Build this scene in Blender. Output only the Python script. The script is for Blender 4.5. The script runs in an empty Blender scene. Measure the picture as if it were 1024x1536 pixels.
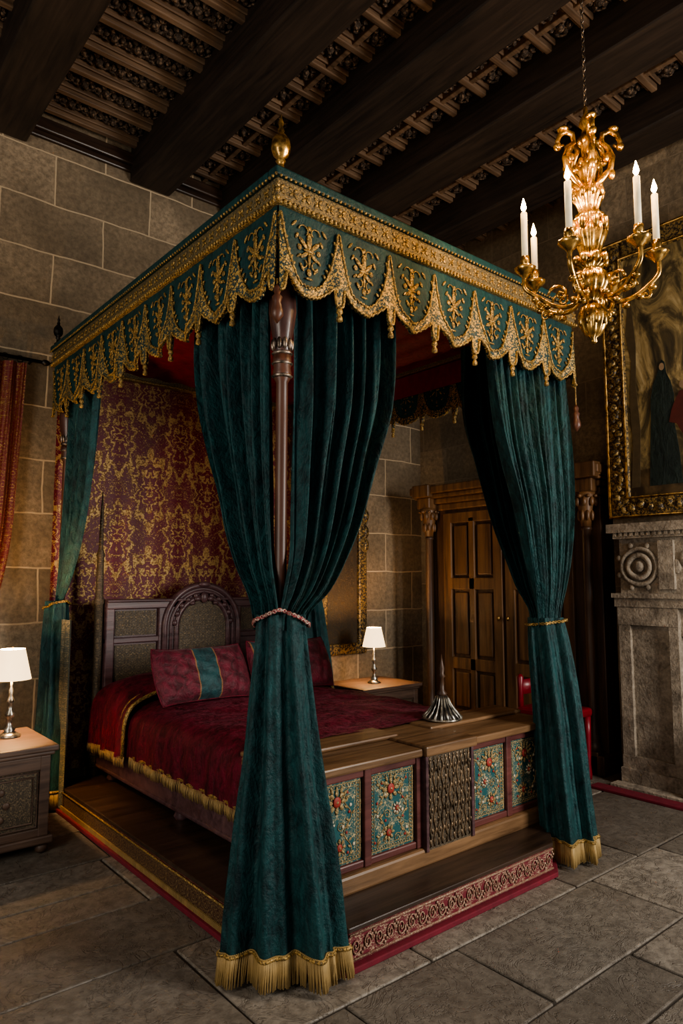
import bpy, math, random
from mathutils import Vector, Matrix
random.seed(7)
PI=math.pi
# ------------------------------------------------------------ node helpers
def new_mat(name):
    m=bpy.data.materials.new(name); m.use_nodes=True
    nt=m.node_tree; return m,nt,nt.nodes['Principled BSDF']
def setin(nt,n,k,v):
    s=n.inputs[k]
    if isinstance(v,bpy.types.NodeSocket): nt.links.new(v,s)
    else:
        if s.type=='RGBA' and len(v)==3: v=(*v,1)
        s.default_value=v
def node(nt,typ,ins={},**props):
    n=nt.nodes.new(typ)
    for k,v in props.items(): setattr(n,k,v)
    for k,v in ins.items(): setin(nt,n,k,v)
    return n
def M(nt,op,a,b=None,c=None,clamp=False):
    n=nt.nodes.new('ShaderNodeMath'); n.operation=op; n.use_clamp=clamp
    for i,v in enumerate((a,b,c)):
        if v is not None: setin(nt,n,i,v)
    return n.outputs[0]
def ramp(nt,fac,stops):
    n=nt.nodes.new('ShaderNodeValToRGB'); cr=n.color_ramp
    while len(cr.elements)<len(stops): cr.elements.new(.5)
    for e,(p,c) in zip(cr.elements,stops):
        e.position=p; e.color=(*c,1) if not isinstance(c,(int,float)) else (c,c,c,1)
    setin(nt,n,0,fac); return n.outputs[0]
def coord(nt): return nt.nodes.new('ShaderNodeTexCoord').outputs['Object']
def sep(nt,v):
    n=node(nt,'ShaderNodeSeparateXYZ',{0:v}); return n.outputs
def comb(nt,x,y,z): return node(nt,'ShaderNodeCombineXYZ',{0:x,1:y,2:z}).outputs[0]
def vscale(nt,v,s): 
    n=node(nt,'ShaderNodeMapping',{'Vector':v,'Scale':s}); return n.outputs[0]
def noise(nt,v,scale,detail=4,rough=.55,dist=0):
    return node(nt,'ShaderNodeTexNoise',{'Vector':v,'Scale':scale,'Detail':detail,'Roughness':rough,'Distortion':dist}).outputs[0]
def voro(nt,v,scale,feature='F1'):
    return node(nt,'ShaderNodeTexVoronoi',{'Vector':v,'Scale':scale},feature=feature).outputs['Distance']
def mix(nt,f,a,b,blend='MIX'):
    n=nt.nodes.new('ShaderNodeMix'); n.data_type='RGBA'; n.blend_type=blend
    setin(nt,n,0,f); setin(nt,n,6,a); setin(nt,n,7,b); return n.outputs[2]
def bump(nt,b,h,strength=.5,dist=.01):
    n=node(nt,'ShaderNodeBump',{'Height':h,'Strength':strength,'Distance':dist}); nt.links.new(n.outputs[0],b.inputs['Normal'])

def m_velvet(name,dark,light,sheen=.5,scale=6,tint=(.3,.6,.6),crush=.3):
    m,nt,b=new_mat(name); c=coord(nt)
    cs=vscale(nt,c,(1,1,.5))
    n1=noise(nt,cs,scale,5,.65,.4); n2=noise(nt,c,90,3,.6); n3=noise(nt,cs,scale*4,5,.72,.5); n4=noise(nt,cs,scale*1.8,3,.6,1.2)
    f=M(nt,'ADD',M(nt,'MULTIPLY',n1,.35),M(nt,'ADD',M(nt,'MULTIPLY',n2,.15),M(nt,'MULTIPLY',n3,.5)))
    setin(nt,b,'Base Color',ramp(nt,f,[(.40,dark),(.60,light)]))  # crushed-pile highlights painted into the base colour by noise
    b.inputs['Roughness'].default_value=.6; b.inputs['Specular IOR Level'].default_value=.3
    setin(nt,b,'Sheen Weight',ramp(nt,n3,[(.40,sheen*.15),(.62,sheen)])); b.inputs['Sheen Roughness'].default_value=.25
    b.inputs['Sheen Tint'].default_value=(*tint,1)
    bump(nt,b,M(nt,'ADD',M(nt,'MULTIPLY',n2,.6),M(nt,'ADD',M(nt,'MULTIPLY',n3,1.6),M(nt,'MULTIPLY',n4,2.5))),crush,.012); return m
def m_wood(name,dark,light,rough=.4,axis='z',scale=1.0,coat=0):
    m,nt,b=new_mat(name); c=coord(nt)
    s={'x':(1,14,14),'y':(14,1,14),'z':(14,14,1)}[axis]
    v=vscale(nt,c,tuple(k*scale for k in s))
    n1=noise(nt,v,2.2,6,.6,.6); n2=noise(nt,c,1.7,3)
    f=M(nt,'ADD',M(nt,'MULTIPLY',n1,.7),M(nt,'MULTIPLY',n2,.3))
    setin(nt,b,'Base Color',ramp(nt,f,[(.36,dark),(.66,light)]))
    b.inputs['Roughness'].default_value=rough; b.inputs['Coat Weight'].default_value=coat
    bump(nt,b,n1,.25,.004); return m
def m_metal(name,col,rough=.3,dark=None,sc=30):
    m,nt,b=new_mat(name); c=coord(nt); n=noise(nt,c,sc,4,.6)
    d=dark or tuple(x*.25 for x in col)
    setin(nt,b,'Base Color',ramp(nt,n,[(.40,d),(.58,col)]))
    b.inputs['Metallic'].default_value=.9; b.inputs['Roughness'].default_value=rough
    bump(nt,b,n,.25,.004); return m
def m_plain(name,col,rough=.6,emit=None,es=0,metal=0):
    m,nt,b=new_mat(name); c=coord(nt); n=noise(nt,c,25,3)
    setin(nt,b,'Base Color',ramp(nt,n,[(.3,tuple(x*.7 for x in col)),(.7,col)]))
    b.inputs['Roughness'].default_value=rough; b.inputs['Metallic'].default_value=metal
    if emit: 
        b.inputs['Emission Color'].default_value=(*emit,1); b.inputs['Emission Strength'].default_value=es
    return m
def m_damask(name,base,base2,gold,w,h,axes='S',metal=.35,dots=None,rough=.55,fine=90,scroll=.02,jit=.45,ns=3.0,bands=((.14,.27),(.46,.55),(.82,.93)),gmin=.3,spoke=10,ph=(0,0)):
    m,nt,b=new_mat(name); c=coord(nt); s=sep(nt,c)
    if axes=='S': a=M(nt,'ADD',s[0],s[1]); bb=s[2]
    elif axes=='XZ': a=s[0]; bb=s[2]
    elif axes=='YZ': a=s[1]; bb=s[2]
    else: a=s[0]; bb=s[1]
    a=M(nt,'ADD',a,ph[0]+10*w); bb=M(nt,'ADD',bb,ph[1]+10*h)
    x1=M(nt,'PINGPONG',a,w/2); y1=M(nt,'MULTIPLY',M(nt,'SUBTRACT',M(nt,'FRACT',M(nt,'DIVIDE',bb,h)),.5),w)
    x2=M(nt,'SUBTRACT',w/2,x1); y2=M(nt,'MULTIPLY',M(nt,'SUBTRACT',M(nt,'FRACT',M(nt,'ADD',M(nt,'DIVIDE',bb,h),.5)),.5),w)
    p=M(nt,'MULTIPLY',bb,2*PI/h); k=.8*h/w
    v=comb(nt,M(nt,'DIVIDE',x1,w/2),M(nt,'MULTIPLY',M(nt,'SINE',p),k*.5),M(nt,'MULTIPLY',M(nt,'COSINE',p),k*.5))
    n2=noise(nt,v,ns,3,.6,.5); n4=noise(nt,v,ns*1.7,2,.5,1.2)
    def rr(x,y):
        r=M(nt,'SQRT',M(nt,'ADD',M(nt,'MULTIPLY',x,x),M(nt,'MULTIPLY',y,y))); th=M(nt,'ARCTAN2',x,y)
        R=M(nt,'ADD',.74,M(nt,'ADD',M(nt,'MULTIPLY',M(nt,'COSINE',M(nt,'MULTIPLY',th,spoke)),.11),M(nt,'MULTIPLY',M(nt,'COSINE',M(nt,'MULTIPLY',th,2)),.16)))
        q=M(nt,'DIVIDE',r,M(nt,'MULTIPLY',R,w*.46))
        return M(nt,'ADD',q,M(nt,'MULTIPLY',M(nt,'SUBTRACT',n2,.5),jit))
    q=M(nt,'MINIMUM',rr(x1,y1),rr(x2,y2))
    f=None
    for lo,hi in bands:
        t=M(nt,'MULTIPLY',M(nt,'GREATER_THAN',q,lo),M(nt,'LESS_THAN',q,hi)); f=t if f is None else M(nt,'MAXIMUM',f,t)
    sc=M(nt,'LESS_THAN',M(nt,'ABSOLUTE',M(nt,'SUBTRACT',n4,.5)),scroll)
    f=M(nt,'MAXIMUM',f,M(nt,'MULTIPLY',sc,M(nt,'GREATER_THAN',q,.55)))
    wear=noise(nt,c,fine,3,.6)
    f=M(nt,'MULTIPLY',f,ramp(nt,wear,[(.36,gmin),(.5,1.0)]))
    bc=mix(nt,noise(nt,c,6,4),base,base2)
    if dots:
        bc=mix(nt,M(nt,'LESS_THAN',q,dots[3]),bc,dots[:3])
    g=mix(nt,wear,tuple(x*.35 for x in gold),gold)
    setin(nt,b,'Base Color',mix(nt,f,bc,g))
    setin(nt,b,'Metallic',M(nt,'MULTIPLY',f,metal)); b.inputs['Roughness'].default_value=rough
    bump(nt,b,M(nt,'ADD',f,M(nt,'MULTIPLY',wear,.5)),.5,.005); return m
def m_lace(name,gold,ground,sc=55,thr=.52):
    m,nt,b=new_mat(name); c=coord(nt)
    v=voro(nt,c,sc); n=noise(nt,c,sc*1.3,3,.6,1.0)
    f=M(nt,'MAXIMUM',M(nt,'LESS_THAN',v,.36),M(nt,'GREATER_THAN',n,thr))
    col=mix(nt,noise(nt,c,sc*3,2),tuple(x*.35 for x in gold),gold)
    setin(nt,b,'Base Color',mix(nt,f,ground,col)); setin(nt,b,'Metallic',M(nt,'MULTIPLY',f,.45))
    b.inputs['Roughness'].default_value=.42
    bump(nt,b,M(nt,'ADD',f,n),.8,.006); return m
def m_blocks(name,c1,c2,mortar,w,h,ms,axes='XZ',rough=.85,off=.5,nb=.35,sq=1.0,bumpd=.02,var=5.0,sf=2,grain=.75):
    m,nt,b=new_mat(name); c=coord(nt); s=sep(nt,c)
    v=comb(nt,s[0],s[2],0) if axes=='XZ' else comb(nt,s[1],s[2],0)
    nz=node(nt,'ShaderNodeTexNoise',{'Vector':c,'Scale':3.0,'Detail':3})
    wob=node(nt,'ShaderNodeVectorMath',{0:nz.outputs[1],1:(.5,.5,.5)},operation='SUBTRACT').outputs[0]
    wob=node(nt,'ShaderNodeVectorMath',{0:wob,'Scale':.035},operation='SCALE').outputs[0]
    v=node(nt,'ShaderNodeVectorMath',{0:v,1:wob},operation='ADD').outputs[0]
    br=node(nt,'ShaderNodeTexBrick',{'Vector':v,'Color1':(0,0,0,1),'Color2':(1,1,1,1),'Mortar':(.5,.5,.5,1),'Scale':1.0,'Mortar Size':ms,'Mortar Smooth':.15,'Bias':0.0,'Brick Width':w,'Row Height':h},offset=off,squash=sq,squash_frequency=sf)
    n1=noise(nt,c,var,6,.65); n2=noise(nt,c,28,5,.7); n3=noise(nt,c,1.3,4,.6)
    t=M(nt,'ADD',M(nt,'MULTIPLY',br.outputs[0],nb),M(nt,'MULTIPLY',n1,1-nb))
    col=ramp(nt,t,[(.2,c1),(.72,c2)])
    col=mix(nt,ramp(nt,n2,[(.38,grain),(.62,0.0)]),col,tuple(x*.55 for x in c1))
    col=mix(nt,ramp(nt,n3,[(.4,.55),(.6,0.0)]),col,tuple(x*.5 for x in c1))
    col=mix(nt,br.outputs[1],col,mortar)
    setin(nt,b,'Base Color',col); b.inputs['Roughness'].default_value=rough
    hgt=M(nt,'SUBTRACT',M(nt,'ADD',M(nt,'MULTIPLY',n1,.5),M(nt,'MULTIPLY',n2,.4)),br.outputs[1])
    bump(nt,b,hgt,.7,bumpd); return m

# ------------------------------------------------------------ materials
TEAL=m_velvet('teal_velvet',(.002,.015,.018),(.011,.064,.068),.5,7,(.3,.62,.64),.5)
TEALD=m_velvet('teal_fabric',(.003,.022,.024),(.007,.045,.046),.12,9)
CRIM=m_velvet('crimson_velvet',(.03,.0015,.005),(.15,.008,.025),.15,8,(.8,.25,.35),.4)
CRIML=m_velvet('crimson_lining',(.12,.005,.012),(.2,.01,.022),.1,5,(.7,.2,.25))
REDB=m_plain('red_border',(.17,.01,.025),.8)
REDP=m_plain('red_paint',(.22,.011,.022),.35)
GOLD=m_metal('gold_metal',(.78,.47,.15),.26)
GOLDB=m_metal('brass_old',(.45,.28,.1),.38)
GTHREAD=m_lace('gold_thread',(.72,.46,.15),(.12,.075,.02),90)
PTHREAD=m_lace('pale_gold_thread',(.8,.6,.3),(.25,.17,.07),120)
CTHREAD=m_lace('cream_thread_carpet',(.68,.5,.36),(.3,.14,.1),120)
LACE=m_lace('gold_lace',(.7,.45,.14),(.006,.03,.03),75,.54)
BAND=m_lace('gold_band',(.4,.29,.13),(.07,.06,.035),110)
FRINGE=m_plain('gold_fringe',(.42,.29,.12),.6,metal=.2)
SILVER=m_metal('silver',(.55,.52,.45),.3)
IRON=m_metal('iron_dark',(.05,.045,.04),.5)
MAHO=m_wood('mahogany',(.035,.013,.008),(.12,.045,.024),.42,'z',1,0)
OAK=m_wood('oak_ledge',(.08,.043,.02),(.28,.165,.085),.38,'x')
DARKW=m_wood('dark_step_wood',(.018,.011,.008),(.065,.038,.025),.33,'x')
DARKWY=m_wood('dark_beam_wood',(.011,.0075,.0055),(.045,.029,.02),.6,'y')
JOIST=m_wood('joist_wood',(.08,.047,.028),(.26,.165,.1),.6,'x')
PLUM=m_wood('plum_wood',(.04,.02,.024),(.13,.07,.075),.4,'x')
REDW=m_wood('red_wood',(.06,.018,.018),(.16,.055,.048),.4,'x')
WARD=m_wood('wardrobe_wood',(.05,.024,.01),(.23,.115,.045),.45,'z',.7,.05)
WARDD=m_wood('wardrobe_dark',(.028,.014,.008),(.11,.055,.026),.45,'z',.7,.05)
STANDW=m_wood('nightstand_wood',(.04,.023,.017),(.13,.08,.056),.5,'x')
BACKD=m_damask('crimson_brocade',(.15,.006,.018),(.085,.005,.013),(.62,.4,.15),.46,.7,'XZ',.35,scroll=.02,jit=.85,ns=3.6,gmin=.25,bands=((.1,.2),(.36,.48),(.72,.9)),ph=(.0,.1))
PANEL=m_damask('teal_embroidery',(.005,.06,.075),(.01,.1,.1),(.7,.55,.3),.13,.15,'S',.1,scroll=.02,jit=.6,ns=3.2,bands=((.86,.93),),rough=.6,gmin=.6)
PANELC=m_damask('bronze_brocade',(.04,.032,.024),(.06,.045,.03),(.27,.2,.12),.085,.12,'S',.3,scroll=.03,jit=.5)
TRIMC=m_damask('carpet_scroll',(.17,.02,.03),(.12,.015,.025),(.6,.44,.3),.12,.10,'S',.1,scroll=.02,jit=.45,bands=((.88,.98),),ph=(0,.027))
TRIMG=m_damask('carpet_gold',(.05,.02,.012),(.045,.015,.012),(.3,.2,.09),.1,.1,'S',.3,scroll=.025,ph=(0,.027))
WCURT=m_damask('plaid_brocade',(.15,.008,.013),(.09,.006,.01),(.42,.26,.08),.075,.085,'S',.3,scroll=.02,jit=.4,bands=((.2,.38),(.84,.95)))
SILK=m_damask('silver_embroidery',(.04,.06,.055),(.04,.045,.035),(.3,.26,.16),.06,.09,'S',.35,scroll=.04,jit=.6)
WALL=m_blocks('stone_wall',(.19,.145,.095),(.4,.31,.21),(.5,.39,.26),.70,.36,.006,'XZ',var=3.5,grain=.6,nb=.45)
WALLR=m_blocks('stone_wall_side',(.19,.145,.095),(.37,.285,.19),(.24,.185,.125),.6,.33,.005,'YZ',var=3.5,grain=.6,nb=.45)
def m_flag():
    m,nt,b=new_mat('flagstones'); c=coord(nt)
    rp=nt.nodes.new('ShaderNodeNewGeometry').outputs['Random Per Island']
    off=comb(nt,M(nt,'MULTIPLY',rp,37.0),M(nt,'MULTIPLY',rp,91.0),0)
    v=node(nt,'ShaderNodeVectorMath',{0:c,1:off},operation='ADD').outputs[0]
    n1=noise(nt,v,2.2,6,.65,.3); n2=noise(nt,v,22,5,.7); n3=noise(nt,v,5,4,.7,1.5)
    t=M(nt,'ADD',M(nt,'MULTIPLY',rp,.42),M(nt,'MULTIPLY',n1,.58))
    col=ramp(nt,t,[(.2,(.115,.098,.08)),(.5,(.2,.175,.145)),(.8,(.34,.3,.25))])
    col=mix(nt,ramp(nt,n2,[(.38,.6),(.6,0.0)]),col,(.075,.062,.05))
    vein=ramp(nt,M(nt,'ABSOLUTE',M(nt,'SUBTRACT',n3,.5)),[(.0,.55),(.02,0.0)])
    col=mix(nt,vein,col,(.09,.075,.06))
    setin(nt,b,'Base Color',col); setin(nt,b,'Roughness',ramp(nt,n1,[(.3,.36),(.7,.66)]))
    bump(nt,b,M(nt,'SUBTRACT',M(nt,'ADD',n1,M(nt,'MULTIPLY',n2,.45)),M(nt,'MULTIPLY',vein,.4)),.6,.015); return m
FLAG=m_flag(); GROUT=m_plain('floor_mortar',(.055,.045,.036),.95)
def m_stone():
    m,nt,b=new_mat('carved_stone'); c=coord(nt); n=noise(nt,c,9,6,.65); n2=noise(nt,c,45,4,.7)
    setin(nt,b,'Base Color',ramp(nt,M(nt,'ADD',M(nt,'MULTIPLY',n,.6),M(nt,'MULTIPLY',n2,.4)),[(.37,(.13,.105,.08)),(.63,(.4,.34,.265))]))
    b.inputs['Roughness'].default_value=.85; bump(nt,b,M(nt,'ADD',n,n2),.6,.014); return m
STONE=m_stone()
def m_carve(name,hi,lo,sc):
    m,nt,b=new_mat(name); c=coord(nt); v=voro(nt,c,sc); n=noise(nt,c,sc*1.2,4,.6,1.5)
    f=M(nt,'ADD',M(nt,'MULTIPLY',v,.6),M(nt,'MULTIPLY',n,.6))
    setin(nt,b,'Base Color',ramp(nt,f,[(.35,hi),(.62,lo)]))  # highlights on the carving and dark hollows are painted into the colour
    b.inputs['Roughness'].default_value=.65; bump(nt,b,M(nt,'SUBTRACT',1,f),1,.03); return m
CARVE=m_carve('carved_ceiling',(.13,.085,.055),(.018,.012,.009),26)
CARVE2=m_carve('carved_rosette',(.3,.195,.125),(.06,.04,.027),40)
FRAMEM=m_lace('frame_gilt',(.45,.3,.11),(.03,.02,.012),38)
WAX=m_plain('candle_wax',(.8,.7,.5),.5,(1,.75,.4),.35)
FLAME=m_plain('flame',(1,.7,.3),.5,(1,.6,.22),110)
SHADE=m_plain('lamp_shade',(.85,.72,.5),.8,(1,.66,.32),2.6)
BLACK=m_plain('firebox_black',(.02,.017,.014),.9)  # even near-black colour for the firebox slab

# ------------------------------------------------------------ geometry
def g_box(x0,x1,y0,y1,z0,z1):
    v=[(x,y,z) for z in(z0,z1) for y in(y0,y1) for x in(x0,x1)]
    return v,[(0,2,3,1),(4,5,7,6),(0,1,5,4),(2,6,7,3),(0,4,6,2),(1,3,7,5)]
def g_prism(poly,z0,z1):
    n=len(poly); v=[(x,y,z0) for x,y in poly]+[(x,y,z1) for x,y in poly]
    return v,[tuple(range(n))[::-1],tuple(range(n,2*n))]+[(i,(i+1)%n,n+(i+1)%n,n+i) for i in range(n)]
def g_extr(poly,origin,ax,ay,an,d):
    O=Vector(origin);ax=Vector(ax);ay=Vector(ay);an=Vector(an); n=len(poly)
    v=[tuple(O+ax*p+ay*q) for p,q in poly]+[tuple(O+ax*p+ay*q+an*d) for p,q in poly]
    return v,[tuple(range(n))[::-1],tuple(range(n,2*n))]+[(i,(i+1)%n,n+(i+1)%n,n+i) for i in range(n)]
def g_lathe(cx,cy,prof,seg=24,flute=0,fa=0,sx=1,sy=1):
    v=[];f=[]
    for r,z in prof:
        for i in range(seg):
            t=2*PI*i/seg; rr=r*(1+fa*math.cos(flute*t)) if flute else r
            v.append((cx+rr*math.cos(t)*sx,cy+rr*math.sin(t)*sy,z))
    for j in range(len(prof)-1):
        for i in range(seg):
            a=j*seg+i;b=j*seg+(i+1)%seg; f.append((a,b,b+seg,a+seg))
    f.append(tuple(range(seg))[::-1]); f.append(tuple(range((len(prof)-1)*seg,len(prof)*seg)))
    return v,f
def g_surf(nu,nv,fn,closed=False):
    v=[];f=[]; cu=nu if closed else nu+1
    for j in range(nv+1):
        for i in range(cu): v.append(tuple(fn(i/nu,j/nv)))
    for j in range(nv):
        for i in range(nu):
            a=j*cu+i;b=j*cu+(i+1)%cu; f.append((a,b,b+cu,a+cu))
    return v,f
def g_tube(pts,r,seg=8,closed=False):
    P=[Vector(p) for p in pts]; n=len(P); R=r if isinstance(r,(list,tuple)) else [r]*n
    v=[];f=[]; up=None
    for i in range(n):
        if closed: t=P[(i+1)%n]-P[i-1]
        else: t=P[min(i+1,n-1)]-P[max(i-1,0)]
        if t.length<1e-9: t=Vector((0,0,1))
        t.normalize()
        if up is None: up=t.orthogonal().normalized()
        else:
            up=up-t*up.dot(t)
            up=up.normalized() if up.length>1e-6 else t.orthogonal().normalized()
        s=t.cross(up)
        for k in range(seg):
            a=2*PI*k/seg; v.append(tuple(P[i]+(up*math.cos(a)+s*math.sin(a))*R[i]))
    m=n if closed else n-1
    for i in range(m):
        for k in range(seg):
            a=i*seg+k;b=i*seg+(k+1)%seg;c=((i+1)%n)*seg; f.append((a,b,c+(k+1)%seg,c+k))
    if not closed:
        f.append(tuple(range(seg))[::-1]); f.append(tuple(range((n-1)*seg,n*seg)))
    return v,f
def g_ell(c,rx,ry,rz,ax=(1,0,0),ay=(0,1,0),az=(0,0,1),su=10,sv=6):
    c=Vector(c);ax=Vector(ax);ay=Vector(ay);az=Vector(az);v=[];f=[]
    for j in range(sv+1):
        ph=-PI/2+PI*j/sv
        for i in range(su):
            t=2*PI*i/su
            v.append(tuple(c+ax*rx*math.cos(ph)*math.cos(t)+ay*ry*math.cos(ph)*math.sin(t)+az*rz*math.sin(ph)))
    for j in range(sv):
        for i in range(su):
            a=j*su+i;b=j*su+(i+1)%su; f.append((a,b,b+su,a+su))
    return v,f
def empty(name):
    e=bpy.data.objects.new(name,None); bpy.context.scene.collection.objects.link(e); e.empty_display_size=.1; return e
def add(name,geoms,mat,parent=None,smooth=False,bevel=0,solid=0):
    if isinstance(geoms,tuple): geoms=[geoms]
    V=[];F=[]
    for v,f in geoms:
        o=len(V); V+=v; F+=[tuple(i+o for i in q) for q in f]
    me=bpy.data.meshes.new(name); me.from_pydata(V,[],F); me.update()
    ob=bpy.data.objects.new(name,me); bpy.context.scene.collection.objects.link(ob)
    me.materials.append(mat)
    if smooth:
        for p in me.polygons: p.use_smooth=True
    if solid:
        md=ob.modifiers.new('s','SOLIDIFY'); md.thickness=solid; md.offset=0
    if bevel:
        md=ob.modifiers.new('b','BEVEL'); md.width=bevel; md.segments=2; md.limit_method='ANGLE'
    if parent: ob.parent=parent
    return ob
def lerp(a,b,t): return a+(b-a)*t
def keyed(keys,z):
    if z>=keys[0][0]: return keys[0][1:]
    if z<=keys[-1][0]: return keys[-1][1:]
    for i in range(len(keys)-1):
        k0,k1=keys[i],keys[i+1]
        if k0[0]>=z>=k1[0]:
            t=(k0[0]-z)/(k0[0]-k1[0]); out=[]
            km=keys[max(i-1,0)]; kp=keys[min(i+2,len(keys)-1)]
            for a in range(1,len(k0)):
                p0,p1,p2,p3=km[a],k0[a],k1[a],kp[a]
                m1=(p2-p0)/((km[0]-k1[0]) or 1)*(k0[0]-k1[0]); m2=(p3-p1)/((k0[0]-kp[0]) or 1)*(k0[0]-k1[0])
                h=(2*t**3-3*t*t+1)*p1+(t**3-2*t*t+t)*m1+(-2*t**3+3*t*t)*p2+(t**3-t*t)*m2
                out.append(h)
            return out

# ------------------------------------------------------------ room shell
WY=2.75; WX=3.64; CZ=4.62
rf=random.Random(11); sl=[]; y=-3.6; G=.006
while y<WY:
    hh=rf.uniform(.42,.68); y1=min(y+hh,WY+.1); x=-3.4-rf.uniform(0,.5)
    while x<WX:
        ww=rf.uniform(.5,1.25); x1=min(x+ww,WX+.1)
        parts=[(x,x1,y,y1)]
        if ww>.95 and rf.random()<.35: ym=lerp(y,y1,rf.uniform(.4,.6)); parts=[(x,x1,y,ym),(x,x1,ym,y1)]
        for a,b,c_,d_ in parts:
            j=lambda: rf.uniform(-.004,.004)
            zt=0
            P=[(a+G+j(),c_+G+j()),(b-G+j(),c_+G+j()),(b-G+j(),d_-G+j()),(a+G+j(),d_-G+j())]
            sl.append(g_prism(P,-.05,zt))
        x=x1
        if x>=WX: break
    y=y1
fl_=add('floor',sl,FLAG,None,bevel=.005)
add('mortar_bed',g_box(-3.6,WX+.2,-3.6,WY+.2,-.2,-.008),GROUT,fl_)
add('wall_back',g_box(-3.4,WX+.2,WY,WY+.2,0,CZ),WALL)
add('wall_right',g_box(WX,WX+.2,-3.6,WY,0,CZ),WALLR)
ce=empty('ceiling')
add('ceiling_boards',g_box(-3.4,WX+.2,-3.6,WY+.2,CZ,CZ+.1),CARVE,ce)
beams=[(-2.5,-2.2),(-1.5,-1.2),(-.52,-.2),(.53,.85),(1.29,1.62),(2.08,2.4),(2.9,3.2)]
gs=[g_box(a,b,-3.6,WY,4.33,CZ) for a,b in beams]
add('beams',gs,DARKWY,ce,bevel=.015)
gs=[];g2=[];g3=[];SP=.25
y=WY-.1
while y>-3.4:
    gs.append(g_box(-3.4,WX,y-.02,y+.02,4.555,CZ))
    gs.append(g_box(-3.4,WX,y-.045,y-.033,4.58,CZ)); gs.append(g_box(-3.4,WX,y+.033,y+.045,4.58,CZ))
    y-=SP
add('joists',gs,JOIST,ce,bevel=.008)
for i in range(len(beams)-1):
    a=beams[i][1];b=beams[i+1][0]; n=1 if i<3 else 3
    for k in range(1,n):
        x=lerp(a,b,k/n); g2.append(g_box(x-.018,x+.018,-3.6,WY,4.565,CZ))
    n=5 if i<3 else 3
    y=WY-.1-SP/2
    while y>-2.0:
        for k in range(n):
            cx=lerp(a,b,(k+.5)/n)
            g3.append(g_ell((cx,y,4.595),.026,.03,.03,su=8,sv=4))
            for q in range(6):
                an=q*PI/3+k; g3.append(g_ell((cx+.05*math.cos(an),y+.048*math.sin(an),4.605),.02,.02,.022,su=6,sv=4))
            for sg in(-1,1): g3.append(g_tube([(cx+sg*(.045+.028*math.cos(t)),y+.045*math.sin(t),4.6) for t in [j*.6 for j in range(9)]],.009,5))
        y-=SP
add('battens',g2,JOIST,ce,bevel=.006)
add('rosettes',g3,CARVE2,ce,smooth=True)
add('trim_cornice',[g_box(-3.4,WX,WY-.05,WY,4.45,4.54),g_box(-3.4,WX,WY-.03,WY,4.40,4.45)],DARKW,bevel=.01)

# ------------------------------------------------------------ bed
bed=empty('four_poster_bed')
plinth=[(.26,-.1),(1.5,-.1),(1.9,.22),(1.92,.35),(1.92,2.4),(.04,2.4),(.04,.12)]
def off(poly,d):
    out=[]
    for x,y in poly: out.append((x+(d if x>.98 else -d)*(1 if abs(x-.98)>.6 else .0), y-(d if y<1.1 else -d)))
    return out
add('platform_carpet_border',g_prism(off(plinth,.03),0.0,.022),REDB,bed,bevel=.004)
add('platform_band',[g_prism(off(plinth,.0),.022,.125)],TRIMC,bed)
add('platform_side_band',g_box(.034,.04,.14,2.4,.024,.12),TRIMG,bed)
bt=[];bc_=[]
for z in(.032,.117):
    bc_.append(g_tube([(.26,-.103,z),(1.5,-.103,z)],.005,6)); bt.append(g_tube([(.033,.14,z),(.033,2.4,z)],.005,6))
for i in range(22):
    cx=.29+i*.056; s_=1 if i%2 else -1
    bc_.append(g_tube([(cx+(.021-.0009*t)*math.cos(t*.5),-.104,.075+s_*(.03-.0013*t)*math.sin(t*.5)) for t in range(22)],.003,5))
    for q in range(4): bc_.append(g_ell((cx+.028+.009*math.cos(q*PI/2),-.104,.075+s_*.018+.011*math.sin(q*PI/2)),.006,.003,.006,su=6,sv=4))
add('platform_piping',bt,GTHREAD,bed,True); add('platform_scrolls',bc_,CTHREAD,bed,True)
add('platform_top',g_prism(off(plinth,.006),.125,.145),DARKW,bed,bevel=.005)
fr=[]
for i in range(220):
    yy=.14+i*.0103; fr.append(g_box(.024,.032,yy,yy+.006,.02,.045))
add('platform_fringe',fr,FRINGE,bed)
m_cap=m_wood('capital_wood',(.025,.01,.01),(.11,.05,.038),.35,'z',1,.1)
m_postring=m_metal('pewter',(.3,.24,.19),.42)
def post(cx,cy,zb=.0):
    prof=[(.055,zb),(.055,.10),(.04,.13),(.03,.2),(.045,.3),(.05,.45),(.035,.6),(.03,.63),(.04,.66),(.026,.7),(.023,1.2),(.023,2.0),(.023,2.12),(.034,2.14),(.036,2.16),(.033,2.18),(.037,2.2),(.034,2.23)]
    cap=[(.034,2.23),(.033,2.26),(.037,2.30),(.046,2.35),(.052,2.40),(.05,2.45),(.04,2.485),(.034,2.50),(.043,2.51),(.048,2.53),(.04,2.55),(.03,2.57),(.034,2.65),(.034,2.8)]
    add('post',g_lathe(cx,cy,prof,24),MAHO,bed,True)
    add('post_capital',g_lathe(cx,cy,cap,32,16,.05),m_cap,bed,True)
    rings=[g_lathe(cx,cy,[(.030,z-.01),(.042,z),(.030,z+.01)],24) for z in(2.145,2.195,2.235,2.495,2.52)]
    for k in range(10):
        a=k*PI/5; rings.append(g_ell((cx+.036*math.cos(a),cy+.036*math.sin(a),2.27),.010,.010,.024))
    add('post_rings',rings,m_postring,bed,True)
for px,py in((.10,.11),(1.87,.13),(.07,2.5),(1.9,2.5)): post(px,py)
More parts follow.
